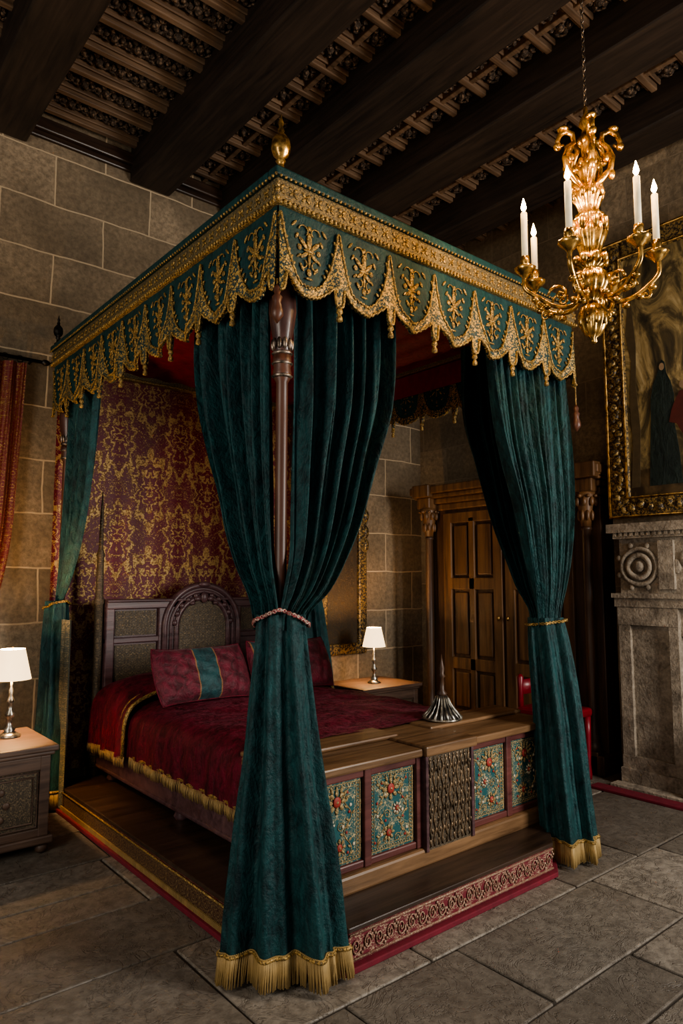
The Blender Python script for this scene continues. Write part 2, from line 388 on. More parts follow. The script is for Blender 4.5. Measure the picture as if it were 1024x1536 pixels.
# canopy
L=2.58;Wd=1.97
def ring(x0,x1,y0,y1,t,z0,z1): return [g_box(x0,x1,y0,y0+t,z0,z1),g_box(x0,x1,y1-t,y1,z0,z1),g_box(x0,x0+t,y0+t,y1-t,z0,z1),g_box(x1-t,x1,y0+t,y1-t,z0,z1)]
def liner(u,v):
    return (lerp(.02,Wd-.02,u),lerp(.02,L-.02,v),2.80-.03*math.sin(PI*u)*math.sin(PI*v)+.006*math.sin(u*60))
add('canopy_lining',g_surf(120,20,liner),CRIML,bed,True)
rg=ring(.02,Wd-.02,.02,L-.02,.006,2.62,2.8)
add('canopy_inner_skirt',[rg[0],rg[2],rg[3]],CRIML,bed)
add('canopy_roof_top',g_box(.0,Wd,.0,L,2.865,2.885),TEALD,bed)
add('canopy_cornice',ring(-.03,Wd+.03,-.03,L+.03,.06,2.862,2.9),TEALD,bed,bevel=.008)
add('canopy_gold_band',ring(-.016,Wd+.016,-.016,L+.016,.05,2.775,2.862),BAND,bed,bevel=.004)
add('canopy_lower_mould',ring(-.024,Wd+.024,-.024,L+.024,.05,2.76,2.777),GTHREAD,bed,bevel=.006)
beads=[]
for (o,d,ln) in (((-.034,-.034),(1,0),Wd+.07),((-.034,-.034),(0,1),L+.07)):
    k=int(ln/.022)
    for i in range(k):
        s=i*ln/k; beads.append(g_ell((o[0]+d[0]*s,o[1]+d[1]*s,2.858),.006,.006,.006,su=6,sv=4))
        beads.append(g_ell((o[0]+.008*(1-d[0])+d[0]*s,o[1]+.008*(1-d[1])+d[1]*s,2.768),.008,.008,.010,su=6,sv=4))
    k=int(ln/.06)
    for i in range(k):
        s=(i+.5)*ln/k; P=(o[0]+.016*(1-d[0])+d[0]*s,o[1]+.016*(1-d[1])+d[1]*s,2.82)
        D=Vector((d[0],d[1],0)); N=Vector((1-d[0],1-d[1],0))
        for q in range(4):
            an=q*PI/2+PI/4; U=D*math.cos(an)+Vector((0,0,1))*math.sin(an); W=-D*math.sin(an)+Vector((0,0,1))*math.cos(an)
            beads.append(g_ell(Vector(P)+U*.014,.013,.004,.006,U,N,W,6,4))
add('canopy_beads',beads,GTHREAD,bed,True)
ZL=2.43
def valance(o,d,n,ln,N):
    o=Vector((*o,0));d=Vector((*d,0));n=Vector((*n,0)); w=ln/N; up=Vector((0,0,1))
    def mm(s): t=(s/w)%1.0; return abs(2*t-1)
    def e(s):
        m=mm(s); z=ZL+.085*m**1.8
        if m>.88: z=ZL-.01+(0 if m>.92 else .02)
        return z+.006*abs(math.sin(s*PI/(w/14)))
    def c(s):
        m=mm(s); return min(2.735,ZL+.042+.235*m**4.2+.05*m**1.5+.010*abs(math.sin(m*PI*8)))
    def wob(s,z): return (.014*math.sin(s*2*PI/w+.6)+.008*math.sin(s*4.4*PI/w))*(2.78-z)/.35
    def P(s,z,q=0): return o+d*s+n*(.004+q+wob(s,z))+up*z
    nu=N*56
    add('valance_cloth',g_surf(nu,6,lambda u,v:P(u*ln,lerp(2.78,e(u*ln)+.008,v))),TEALD,bed,True)
    add('valance_lace',g_surf(nu,4,lambda u,v:P(u*ln,lerp(c(u*ln),e(u*ln),v))),LACE,bed,False,solid=.014)
    add('valance_cord',[g_tube([P(s*ln/nu,c(s*ln/nu)-.003,.009) for s in range(0,nu+1)],.0045,5),
                        g_tube([P(s*ln/nu,e(s*ln/nu)+.004,.008) for s in range(0,nu+1)],.006,5)],GTHREAD,bed,True)
    mot=[]
    def el(s,z,rs,rz,ang=0):
        ax=d*math.cos(ang)+up*math.sin(ang); az=-d*math.sin(ang)+up*math.cos(ang)
        mot.append(g_ell(P(s,z,.004),rs,.005,rz,ax,n,az,8,5))
    for k in range(N):
        sc=(k+.5)*w; zc=2.625
        el(sc,zc+.035,.013,.036); 
        for sg in(-1,1):
            el(sc+sg*.028,zc+.02,.010,.032,-sg*.8); el(sc+sg*.048,zc+.0,.012,.012)
            el(sc+sg*.022,zc-.024,.009,.024,sg*.9); el(sc+sg*.062,zc+.04,.007,.014,sg*.5)
            el(sc+sg*.034,zc-.075,.007,.018,-sg*.6); el(sc+sg*.075,zc+.085,.006,.018,sg*.7); el(sc+sg*.05,zc-.035,.006,.014,sg*.9)
            mot.append(g_tube([P(sc+sg*(.03+.022*math.cos(t*.5)),zc+.07+.02*math.sin(t*.5),.006) for t in range(9)],.003,4))
            mot.append(g_tube([P(sc+sg*(.03+.018*math.cos(t*.5+2)),zc-.06+.018*math.sin(t*.5+2),.006) for t in range(8)],.003,4))
            for q in range(5):
                sp=k*w+(w if sg>0 else 0)-sg*(.014+.011*q); el(sp,c(sp)+.016,.006,.012,sg*.7)
        el(sc,zc-.005,.03,.007); el(sc,zc-.04,.007,.034); el(sc,zc-.09,.012,.016); el(sc,zc+.085,.011,.011)
        el(sc,zc-.115,.02,.005)
    add('valance_motifs',mot,GTHREAD,bed,True)
    ts=[]
    for k in range(1,N):
        p=P(k*w,ZL-.012); ts.append(g_lathe(p.x,p.y,[(.004,p.z+.01),(.012,p.z),(.014,p.z-.012),(.006,p.z-.02),(.012,p.z-.03),(.013,p.z-.045),(.002,p.z-.05)],8))
    add('valance_drops',ts,GTHREAD,bed,True)
valance((0,0),(1,0),(0,-1),Wd,7)
valance((0,0),(0,1),(-1,0),L,9)
valance((Wd,0),(0,1),(1,0),L,9)
def finial(cx,cy,mat,s=1):
    prof=[(.03,2.9),(.03,2.91),(.014,2.925),(.012,2.95),(.02,2.96),(.014,2.97),(.03,2.985),(.037,3.005),(.038,3.02),(.034,3.045),(.02,3.065),(.01,3.075),(.014,3.085),(.007,3.1),(.012,3.115),(.006,3.13),(.001,3.155)]
    add('finial',g_lathe(cx,cy,[(r*s,2.9+(z-2.9)*s) for r,z in prof],20),mat,bed,True)
finial(.03,.03,GOLD);finial(.0,L-.03,IRON,.8);finial(Wd,L-.03,IRON,.8)
def tassel(cx,cy,zt,ln=.2):
    add('corner_tassel_cord',g_tube([(cx,cy,zt),(cx,cy,zt-ln*.55)],.004,6),GTHREAD,bed)
    z=zt-ln*.5
    add('corner_tassel',g_lathe(cx,cy,[(.004,z+.02),(.016,z),(.01,z-.02),(.02,z-.03),(.014,z-.05),(.022,z-.08),(.024,z-.1),(.003,z-.13)],12),MAHO,bed,True)
tassel(Wd+.01,-.01,2.45,.3); tassel(-.005,-.005,2.47,.08)
def fb(u,v):
    x=lerp(.03,Wd-.03,u); return (x,2.6+.004*math.sin(x*14)+.002*math.sin(x*41),lerp(2.78,.15,v))
add('head_hanging',g_surf(160,4,fb),BACKD,bed,True)
add('side_hanging',g_surf(60,4,lambda u,v:(.03+.014*math.sin(u*20),lerp(2.2,2.4,u),lerp(1.12,.03,v))),SILK,bed,True)

# headboard
HY=2.36
add('headboard_panel',[g_box(.33,1.65,HY,HY+.06,.45,1.2)],PLUM,bed,bevel=.006)
gs=[g_box(.3,1.68,HY-.03,HY+.07,1.17,1.23),g_box(.3,1.68,HY-.045,HY+.075,1.215,1.235),g_box(.3,1.68,HY-.02,HY+.06,.95,.99)]
for a in(.3,.66,1.24,1.62): gs.append(g_box(a,a+.06,HY-.025,HY+.065,.45,1.19))
add('headboard_frame',gs,PLUM,bed,bevel=.008)
add('headboard_inset',[g_box(.37,.65,HY-.006,HY,1.0,1.16),g_box(1.31,1.61,HY-.006,HY,1.0,1.16),g_box(.37,.65,HY-.006,HY,.6,.94)],PANELC,bed)
def arcpts(R,z0,n=24): return [(.985+R*math.cos(PI*i/n),HY-.03,z0+R*math.sin(PI*i/n)) for i in range(n+1)]
ap=[(.985+.285*math.cos(PI*i/24),1.04+.285*math.sin(PI*i/24)) for i in range(25)]
add('headboard_arch',g_extr([(p-.985,q-1.04) for p,q in ap]+[(-.285,-.5),(.285,-.5)],(.985,HY-.03,1.04),(1,0,0),(0,0,1),(0,1,0),.09),PLUM,bed,bevel=.006)
ar=[]
for R,r in((.285,.022),(.24,.014),(.20,.02)):
    ar.append(g_tube([(.985+R,HY-.035,.6)]+arcpts(R,1.04)+[(.985-R,HY-.035,.6)],r,8))
add('headboard_arch_mould',ar,PLUM,bed,True)
add('headboard_arch_inset',g_extr([(.18*math.cos(PI*i/20),.18*math.sin(PI*i/20)) for i in range(21)]+[(-.18,-.4),(.18,-.4)],(.985,HY-.036,1.04),(1,0,0),(0,0,1),(0,1,0),.02),PANELC,bed)
sh=[]
for i in range(11):
    a=PI*(i+.5)/11; sh.append(g_ell((.985+.22*math.cos(a),HY-.045,1.04+.22*math.sin(a)),.02,.015,.02))
sh.append(g_ell((.985,HY-.05,1.33),.05,.02,.02)); sh.append(g_ell((.985,HY-.05,1.24),.03,.02,.04))
for sg in(-1,1): sh.append(g_ell((.985+sg*.05,HY-.05,1.23),.03,.015,.018)); sh.append(g_ell((.985+sg*.09,HY-.05,1.2),.022,.015,.014))
add('headboard_shell',sh,PLUM,bed,True)
for x in(.27,1.7):
    add('headboard_spire',g_lathe(x,HY+.02,[(.035,.14),(.035,.5),(.026,.55),(.026,1.2),(.035,1.22),(.024,1.25),(.02,1.5),(.026,1.52),(.014,1.56),(.01,1.8),(.002,1.93)],14,7,.08),PANELC,bed,True)

def spread(y0,y1,hw,zb,zt,mat,name,ex=.32,rip=.008,bul=0):
    def fn(u,v):
        th=PI*(1-u); c=math.cos(th);s=math.sin(th)
        x=.99+hw*(1 if c>0 else -1)*abs(c)**ex; z=zb+(zt-zb)*abs(s)**ex
        y=lerp(y0,y1,v); k=max(0,(1-(z-zb)/(zt-zb)))
        x+=(1 if c>0 else -1)*k*(.012+rip*math.sin(y*31)+rip*.6*math.sin(y*57+1))
        z+=(.007*math.sin(x*9+y*5)+.005*math.sin(y*17-x*6)+.003*math.sin(y*33+x*21))*(1-k)+bul*math.sin(PI*v)**.7*(1-k)
        return (x,y,z)
    add(name,g_surf(120,60,fn),mat,bed,True); return fn
add('mattress',g_box(.33,1.66,.46,2.33,.36,.6),CRIML,bed,bevel=.04)
f1=spread(.44,2.3,.735,.36,.655,CRIM,'bedspread')
f2=spread(1.82,2.34,.765,.36,.72,CRIM,'bedspread_turnover',.36,.01,.06)
def edge(fn,v,dz=0): return [fn(i/80,v) for i in range(81)]
add('turnover_trim',[g_tube(edge(f2,.0),.012,8),g_tube([(a,b+.03,c+.006) for a,b,c in edge(f2,.03)],.007,6)],GTHREAD,bed,True)
fr=[]
def hemfringe(x,sgn,y0,y1,z0,z1):
    n=int((y1-y0)/.008)
    for i in range(n):
        yy=y0+i*.008; xx=x+sgn*(.008*math.sin(yy*31)+.005*math.sin(yy*57+1)+.01)
        j=random.uniform(-.004,.004)
        fr.append(g_tube([(xx,yy,z0),(xx+sgn*.006,yy+j,(z0+z1)/2),(xx+sgn*.003,yy+2*j,z1+random.uniform(0,.006))],[.0032,.0028,.002],4))
hemfringe(.255,-1,.47,1.8,.37,.31); hemfringe(1.725,1,.47,1.8,.37,.31); hemfringe(.225,-1,1.8,2.33,.37,.31)
add('spread_fringe',fr,FRINGE,bed,True)
add('spread_trim',[g_tube([(.253-.008*math.sin(yy*31),yy,.375) for yy in [.47+i*.02 for i in range(67)]],.011,6)],GTHREAD,bed,True)
add('side_rails',[g_box(.27,.32,.45,2.36,.2,.37),g_box(1.66,1.71,.45,2.36,.2,.37),g_box(.265,.325,.45,2.36,.2,.225)],PLUM,bed,bevel=.008)
add('bed_feet',[g_lathe(x,y,[(.03,.14),(.045,.16),(.03,.19),(.04,.22)],14) for x in(.33,1.65) for y in(.6,1.3,2.2)],PLUM,bed,True)

# foot chest
FY=.12
add('foot_chest',g_box(.2,1.8,FY+.02,.45,.14,.60),REDW,bed,bevel=.005)
add('foot_base_rail',[g_box(.18,1.82,FY-.03,.46,.14,.215)],OAK,bed,bevel=.012)
gs=[g_box(.18,1.82,FY-.005,FY+.03,.215,.245),g_box(.18,1.82,FY-.005,FY+.03,.565,.6)]
for a,b in((.18,.24),(.52,.56),(.82,.86),(1.16,1.2),(1.45,1.49),(1.76,1.82)): gs.append(g_box(a,b,FY-.012,FY+.03,.215,.6))
add('foot_frame',gs,REDW,bed,bevel=.006)
add('foot_panels',[g_box(a,b,FY+.008,FY+.02,.245,.565) for a,b in((.24,.52),(.56,.82),(1.2,1.45),(1.49,1.76))],PANEL,bed)
br=[];rd=[];blu=[]
for pi_,(a,b) in enumerate(((.24,.52),(.56,.82),(1.2,1.45),(1.49,1.76))):
    for q,r in((.01,.0035),(.028,.0018)):
        br.append(g_tube([(a+q,FY+.007,.245+q),(b-q,FY+.007,.245+q),(b-q,FY+.007,.565-q),(a+q,FY+.007,.565-q)],r,6,True))
    n=18
    for i in range(n):
        for zz in(.254,.556): br.append(g_ell((lerp(a+.018,b-.018,i/(n-1)),FY+.007,zz+(.009 if zz<.4 else -.009)),.004,.003,.004,su=6,sv=4))
    for i in range(20):
        for xx in(a+.019,b-.019): br.append(g_ell((xx,FY+.007,lerp(.265,.545,i/19)),.004,.003,.004,su=6,sv=4))
    cx=(a+b)/2; dx=.022*(-1)**pi_
    fs=[(cx+dx,.315,.024),(cx-dx*1.2,.405,.018),(cx+dx*.4,.49,.034)]
    for k_,(fx,fz,fr_) in enumerate(fs):
        for q in range(8):
            an=q*PI/4; (br if k_!=1 else blu).append(g_ell((fx+fr_*math.cos(an),FY+.005,fz+fr_*math.sin(an)),fr_*.42,.004,fr_*.26,(math.cos(an),0,math.sin(an)),(0,1,0),(-math.sin(an),0,math.cos(an)),8,4))
        rd.append(g_ell((fx,FY+.004,fz),fr_*.62,.005,fr_*.62)); br.append(g_ell((fx,FY+.001,fz),.006,.004,.006))
    for i in range(7):
        an=PI*(i+.5)/7; br.append(g_ell((cx+dx*.4+.055*math.cos(an),FY+.005,.49+.048*math.sin(an)),.014,.004,.006,(math.cos(an),0,math.sin(an)),(0,1,0),(-math.sin(an),0,math.cos(an)),8,4))
    for sg in(-1,1):
        st=[(cx+sg*(.066+.02*math.sin(t*.62+pi_)),FY+.007,.268+t*.0128) for t in range(22)]
        br.append(g_tube(st,.0024,5))
        for t in range(1,21,2):
            X,_,Z=st[t]; s2=1 if t%4==1 else -1
            an=.6*s2
            br.append(g_ell((X+s2*.011,FY+.006,Z+.004),.011,.003,.005,(math.cos(an),0,math.sin(an)),(0,1,0),(-math.sin(an),0,math.cos(an)),8,4))
            if t%6==1: rd.append(g_ell((X-s2*.012,FY+.006,Z+.008),.006,.003,.006))
            if t%6==3: blu.append(g_ell((X-s2*.012,FY+.006,Z+.008),.007,.003,.007))
        for q in range(3):
            zc=.285+q*.105; br.append(g_tube([(cx+sg*(.03+(.02-.0009*t)*math.cos(t*.55)),FY+.007,zc+(.02-.0009*t)*math.sin(t*.55)) for t in range(18)],.0022,4))
add('foot_embroidery',br,PTHREAD,bed,True); add('foot_flowers',rd,m_plain('red_thread',(.36,.045,.03),.6),bed,True)
add('foot_blossoms',blu,m_plain('cream_thread',(.6,.52,.38),.6),bed,True)
add('foot_center',g_box(.855,1.165,FY-.03,FY+.02,.2,.6),PANELC,bed,bevel=.004)
add('foot_center_frame',[g_box(.85,.868,FY-.04,FY+.02,.2,.6),g_box(1.152,1.17,FY-.04,FY+.02,.2,.6)],PLUM,bed,bevel=.004)
dd=[]
for i in range(11):
    x=.883+i*.0255
    dd.append(g_tube([(x+.005*math.sin(z_*.9+i*PI),FY-.032,.215+z_*.0125) for z_ in range(30)],.004,6))
    for z_ in range(9): dd.append(g_ell((x+.0127*(z_%2),FY-.031,.235+z_*.043),.006,.004,.012,su=6,sv=4))
add('foot_center_carving',dd,m_metal('bronze_relief',(.28,.2,.13),.45),bed,True)
add('foot_ledge',[g_box(.16,.84,FY-.035,.47,.6,.635),g_box(.84,1.18,FY-.055,.47,.6,.645),g_box(1.18,1.84,FY-.035,.47,.6,.635),g_box(.16,.9,.3,.48,.635,.655),g_box(1.12,1.84,.3,.48,.635,.655)],OAK,bed,bevel=.008)

# ------------------------------------------------------------ pillows
def m_stripe(name,lo,hi):
    m,nt,b=new_mat(name); c=coord(nt); s=sep(nt,c); n=noise(nt,c,16,5,.65,.6)
    f=M(nt,'MULTIPLY',M(nt,'GREATER_THAN',s[0],lo),M(nt,'LESS_THAN',s[0],hi))
    f2=M(nt,'LESS_THAN',M(nt,'MINIMUM',M(nt,'ABSOLUTE',M(nt,'SUBTRACT',s[0],lo)),M(nt,'ABSOLUTE',M(nt,'SUBTRACT',s[0],hi))),.004)
    cr=ramp(nt,n,[(.38,(.05,.0025,.009)),(.62,(.16,.01,.03))]); te=ramp(nt,n,[(.38,(.004,.028,.034)),(.62,(.014,.075,.085))])
    setin(nt,b,'Base Color',mix(nt,f2,mix(nt,f,cr,te),(.25,.12,.05,1)))
    b.inputs['Roughness'].default_value=.6; b.inputs['Sheen Weight'].default_value=.1; bump(nt,b,n,.7,.025); return m
def pillow(cx,yb,zb,w,h,T,tilt,yaw,mat):
    p=empty('pillow')
    ax=Vector((math.cos(yaw),math.sin(yaw),0)); az=Vector((-math.sin(yaw)*math.sin(tilt),math.cos(yaw)*math.sin(tilt),math.cos(tilt))); an=ax.cross(az)
    O=Vector((cx,yb,zb))+az*h/2
    def sd(sg):
        def fn(u,v):
            a=2*u-1;b=2*v-1
            t=T*max(0,(1-a**4)*(1-b**4))**.55
            x=a*w/2*(.94+.06*(1-b*b)*abs(a)**6); z=b*h/2*(.96+.08*a**4*abs(b)**2)
            t*=1+.08*math.sin(a*11+b*7)*math.sin(b*6+1)
            t-=.018*math.exp(-((abs(a)-.75-.1*b)/.06)**2)*(t/T)
            return O+ax*x+az*z+an*sg*t
        return g_surf(44,28,fn)
    add('cushion',[sd(1),sd(-1)],mat,p,True)
    per=[]
    for i in range(80):
        q=i/20; e=int(q);t=q-e; a,b=[(2*t-1,-1),(1,2*t-1),(1-2*t,1),(-1,1-2*t)][e]
        per.append(O+ax*(a*w/2)*(.94+.06*(1-b*b)*abs(a)**6)+az*(b*h/2*(.96+.08*a**4)))
    add('piping',g_tube(per,.005,6,True),CRIM,p,True)
pillow(.64,1.60,.665,.62,.33,.075,.5,.02,m_stripe('pillow_fabric_a',.57,.71))
pillow(1.29,1.63,.665,.62,.33,.075,.45,-.05,m_stripe('pillow_fabric_b',1.02,1.16))

# ------------------------------------------------------------ ornament bell on ledge
o=empty('silver_bell_ornament')
bp=[(.095,.66),(.098,.665),(.07,.695),(.045,.73),(.032,.76),(.02,.775)]
add('bell',g_lathe(1.3,.39,bp,64,16,.03),IRON,o,True)
add('bell_ribs',[g_tube([(1.3+(r+.002)*math.cos(k*PI/9),.39+(r+.002)*math.sin(k*PI/9),z) for r,z in bp[1:]],[.007,.006,.0045,.0035,.003],6) for k in range(18)]+[g_lathe(1.3,.39,[(.094,.656),(.102,.66),(.102,.667),(.094,.67)],48)],SILVER,o,True)
add('spindle',g_lathe(1.3,.39,[(.02,.77),(.028,.785),(.014,.8),(.012,.86),(.02,.87),(.012,.885),(.016,.91),(.008,.94),(.002,.98)],16),WARDD,o,True)

# ------------------------------------------------------------ curtains
def sheet(keys,nf,seed,z0,z1,mat,par,nm='cloth'):
    rnd=random.Random(seed); p1,p2,p3=[rnd.uniform(0,6) for _ in range(3)]
    def fn(u,v):
        z=lerp(z0,z1,v); ix,iy,ox,oy,amp=keyed(keys,z)
        uu=u+.030*math.sin(u*8+p1)+.016*math.sin(u*15+p2)
        d=Vector((ox-ix,oy-iy)); n=Vector((-d.y,d.x)); n=n.normalized() if n.length>1e-5 else Vector((0,0))
        ph=2*PI*nf*uu+p3*.3
        sh=(1-v)*.35
        wv=math.sin(ph)+.34*math.sin(2*ph+.8)+.35*math.sin(ph*.43+p2+z*.8)
        wv+=.24*math.sin(ph*2.6+z*2+p1)*(.5+sh)+.14*math.sin(ph*4.3+z*5)
        x=lerp(ix,ox,u)+n.x*amp*wv; y=lerp(iy,oy,u)+n.y*amp*wv
        return (x,y,z)
    add(nm,g_surf(nf*26,90,fn),mat,par,True)
def bundle(keys,nf,seed,z0,z1,mat,par,rotv,fr=True):
    rnd=random.Random(seed); p1,p2=rnd.uniform(0,6),rnd.uniform(0,6); W=Vector(rotv).normalized(); N=Vector((-W.y,W.x))
    def pt(u,z,e=0):
        cx,cy,a,b,amp=keyed(keys,z); th=2*PI*u
        f=1+amp*(math.sin(nf*th+p1+.5*math.sin(th*2+p2)+.25*math.sin(z*2))+.35*math.sin(2*nf*th+p2+z)+.3*math.sin(3*th+p2)+.15*math.sin(3*nf*th+p1+z*4)+.12*math.sin(5*th+z*11+p2)*math.sin(z*7+th))
        c=math.cos(th)*(a*(1+(f-1)*.6)+e);s=math.sin(th)*(b*(1+(f-1)*2.6)+e)
        return (cx+W.x*c+N.x*s,cy+W.y*c+N.y*s,z)
    add('lower_cloth',g_surf(nf*36,70,lambda u,v:pt(u,lerp(z0,z1,v)),True),mat,par,True)
    if fr:
        g=[];n=340
        for i in range(n):
            u=i/n; a=Vector(pt(u,z1+.02,.004)); j=random.uniform(-.006,.006); b=Vector(pt(u+j*.2,z1-.03,.008)); c=Vector(pt(u+j*.6,z1-.05,.010+random.uniform(0,.006))); c.z=max(.006,z1-.085+random.uniform(0,.008)); 
            g.append(g_tube([a,b,c],[.0038,.0034,.0024],4))
        add('hem_fringe',g,FRINGE,par,True)
        add('hem_cord',g_tube([pt(i/240,z1+.012,.006) for i in range(240)],.007,6,True),GTHREAD,par,True)
    return pt
def tieback(pt,z,par,mat,zr=.03,ph=0,vee=0):
    g=[]
    n=90
    for k in(0,1):
        P=[]
        for i in range(n):
            u=i/n; q=Vector(pt(u,z,.012)); q.z+=zr*math.cos(2*PI*u+ph)
            if vee: q.z+=vee*max(0,1-abs((u-.75))/.25)
            a=2*PI*(i/5)+k*PI; q.z+=.005*math.cos(a); P.append(q)
        g.append(g_tube(P,.0042,6,True))
    add('tie_cord',g,mat,par,True)
TIEM=m_lace('tie_rope',(.75,.6,.5),(.25,.02,.03),120)
c=empty('bed_curtain')
KB=[(2.8,.155,.10,.66,.10,.03),(2.45,.155,.095,.685,.09,.038),(2.1,.15,.09,.655,.085,.04),(1.84,.14,.085,.56,.08,.038),(1.6,.13,.075,.47,.075,.032),(1.45,.115,.06,.385,.065,.025),(1.32,.07,.035,.28,.04,.017),(1.24,.04,.02,.165,.01,.009),(1.18,.035,.015,.14,-.0,.006)]
KA=[(2.8,.095,.155,.095,.72,.03),(2.45,.09,.155,.085,.745,.038),(2.16,.088,.15,.08,.69,.04),(1.9,.086,.145,.078,.59,.038),(1.72,.085,.14,.075,.50,.034),(1.55,.08,.125,.07,.43,.028),(1.41,.07,.10,.06,.335,.022),(1.3,.05,.05,.04,.22,.014),(1.23,.036,.02,.0,.135,.009),(1.18,.033,.016,-.005,.12,.006)]
sheet(KB,6,3,2.8,1.18,TEAL,c,'front_cloth'); sheet(KA,6,5,2.8,1.18,TEAL,c,'side_cloth')
KL=[(1.24,.062,.05,.088,.045,.07),(1.15,.062,.048,.092,.05,.09),(.95,.06,.04,.11,.055,.12),(.74,.058,.03,.13,.06,.14),(.4,.053,.012,.175,.07,.15),(.1,.05,.0,.205,.078,.16)]
pt=bundle(KL,7,3,1.235,.1,TEAL,c,(.768,-.64)); tieback(pt,1.195,c,TIEM,0,0,.06)
c=empty('bed_curtain')
KF=[(2.8,1.93,.07,1.30,.09,.03),(2.4,1.94,.06,1.34,.085,.036),(2.07,1.95,.05,1.40,.08,.036),(1.73,1.95,.045,1.53,.075,.032),(1.5,1.93,.045,1.59,.07,.026),(1.32,1.89,.045,1.64,.065,.017),(1.2,1.85,.045,1.675,.07,.009),(1.12,1.84,.045,1.68,.07,.006)]
KR=[(2.8,1.9,.17,1.9,.74,.028),(2.35,1.89,.17,1.89,.72,.034),(2.05,1.89,.17,1.89,.63,.034),(1.67,1.88,.16,1.87,.49,.028),(1.45,1.86,.14,1.85,.38,.02),(1.32,1.83,.12,1.82,.3,.015),(1.2,1.8,.11,1.76,.18,.009),(1.12,1.8,.11,1.73,.15,.006)]
sheet(KF,7,8,2.8,1.12,TEAL,c,'front_cloth'); sheet(KR,7,9,2.8,1.12,TEAL,c,'side_cloth')
KL=[(1.17,1.765,.08,.088,.055,.07),(1.05,1.76,.06,.10,.06,.1),(.85,1.75,.03,.11,.07,.12),(.65,1.735,.0,.115,.08,.12),(.35,1.72,-.03,.12,.085,.12),(.1,1.715,-.055,.125,.09,.12)]
pt=bundle(KL,7,4,1.165,.1,TEAL,c,(.75,-.66)); tieback(pt,1.14,c,GTHREAD,.012,0)
c=empty('bed_curtain')
K=[(2.8,.07,2.46,.07,1.9,.024),(2.45,.065,2.46,.065,1.95,.028),(2.0,.06,2.46,.06,2.02,.028),(1.6,.05,2.46,.05,2.14,.024),(1.35,.04,2.46,.04,2.28,.018),(1.2,.03,2.46,.02,2.38,.01)]
sheet(K,6,12,2.8,1.2,TEAL,c)
KL=[(1.24,.02,2.43,.08,.05,.08),(1.1,.015,2.42,.085,.055,.1),(.6,.0,2.4,.10,.06,.12),(.1,-.02,2.38,.11,.07,.12)]
pt=bundle(KL,6,14,1.23,.1,TEAL,c,(.25,-.97)); tieback(pt,1.2,c,GTHREAD,.03,0)
c=empty('bed_curtain')
K=[(2.8,1.93,2.46,1.93,1.95,.024),(2.0,1.93,2.46,1.93,2.05,.028),(1.6,1.94,2.46,1.94,2.18,.024),(1.35,1.95,2.46,1.95,2.3,.018),(1.2,1.96,2.46,1.96,2.38,.01)]
sheet(K,6,15,2.8,1.2,TEAL,c)
KL=[(1.24,1.99,2.42,.09,.055,.08),(1.1,2.0,2.41,.10,.06,.1),(.6,2.02,2.38,.13,.07,.12),(.1,2.04,2.36,.14,.08,.12)]
pt=bundle(KL,6,16,1.23,.1,TEAL,c,(.8,-.6)); tieback(pt,1.2,c,GTHREAD,.02,0)

# ------------------------------------------------------------ wall curtain + rod
c=empty('wall_curtain')
K=[(2.76,-.16,2.66,-1.1,2.66,.02),(2.2,-.18,2.66,-1.1,2.66,.025),(1.6,-.21,2.66,-1.1,2.66,.025),(1.2,-.28,2.66,-1.1,2.66,.025),(.95,-.36,2.66,-1.1,2.66,.02),(.5,-.4,2.66,-1.1,2.66,.022),(.03,-.42,2.66,-1.1,2.66,.022)]
sheet(K,9,21,2.77,.03,WCURT,c)
c=empty('curtain_rod')
add('rod',g_tube([(-1.3,2.66,2.8),(-.06,2.66,2.8)],.012,10),IRON,c,True)
add('finials',[g_ell((-.04,2.66,2.8),.03,.02,.02),g_ell((.0,2.66,2.8),.012,.012,.012)]+[g_tube([(x,2.66,2.8),(x,WY-.002,2.8)],.008,6) for x in(-.12,-1.2)]+[g_tube([(x+.02*math.cos(t*PI/6),2.66+.0,2.795+.022*math.sin(t*PI/6)) for t in range(12)],.003,5,True) for x in[-.2-.09*i for i in range(10)]],IRON,c,True)

# ------------------------------------------------------------ nightstands
def nightstand(x0,x1,y0,y1,h):
    p=empty('nightstand')
    add('body',g_box(x0+.02,x1-.02,y0+.02,y1,.07,h-.035),STANDW,p,bevel=.006)
    add('top',[g_box(x0-.015,x1+.015,y0-.02,y1,h-.03,h),g_box(x0,x1,y0-.005,y1,h-.05,h-.03)],STANDW,p,bevel=.008)
    add('base',[g_box(x0-.005,x1+.005,y0-.005,y1,.05,.09)],STANDW,p,bevel=.008)
    fr=[]
    for a in(x0+.02,x1-.07): fr.append(g_box(a,a+.05,y0,y0+.03,.09,h-.05))
    fr+= [g_box(x0+.02,x1-.02,y0+.003,y0+.03,h-.12,h-.05),g_box(x0+.02,x1-.02,y0+.003,y0+.03,.09,.13)]
    add('front_frame',fr,STANDW,p,bevel=.005)
    a,b=x0+.07,x1-.07
    add('front_panel',g_box(a,b,y0+.012,y0+.022,.13,h-.12),PANELC,p)
    add('moulding',[g_tube([(a+q,y0+.008,.13+q),(b-q,y0+.008,.13+q),(b-q,y0+.008,h-.12-q),(a+q,y0+.008,h-.12-q)],.005,6,True) for q in(.008,.03)]+[g_ell(((a+b)/2,y0+.008,(h)/2),.05,.008,.07)]+[g_ell(((a+b)/2+.09*math.cos(t),y0+.01,h/2+.09*math.sin(t)),.018,.006,.018) for t in [k*PI/4 for k in range(8)]],STANDW,p,True)
    add('feet',[g_lathe(x,y,[(.015,0.0),(.03,.015),(.032,.035),(.02,.05)],12) for x in(x0+.04,x1-.04) for y in(y0+.04,y1-.04)],STANDW,p,True)
nightstand(-.82,-.2,1.66,2.2,.53)
nightstand(2.28,2.92,2.1,2.62,.5)
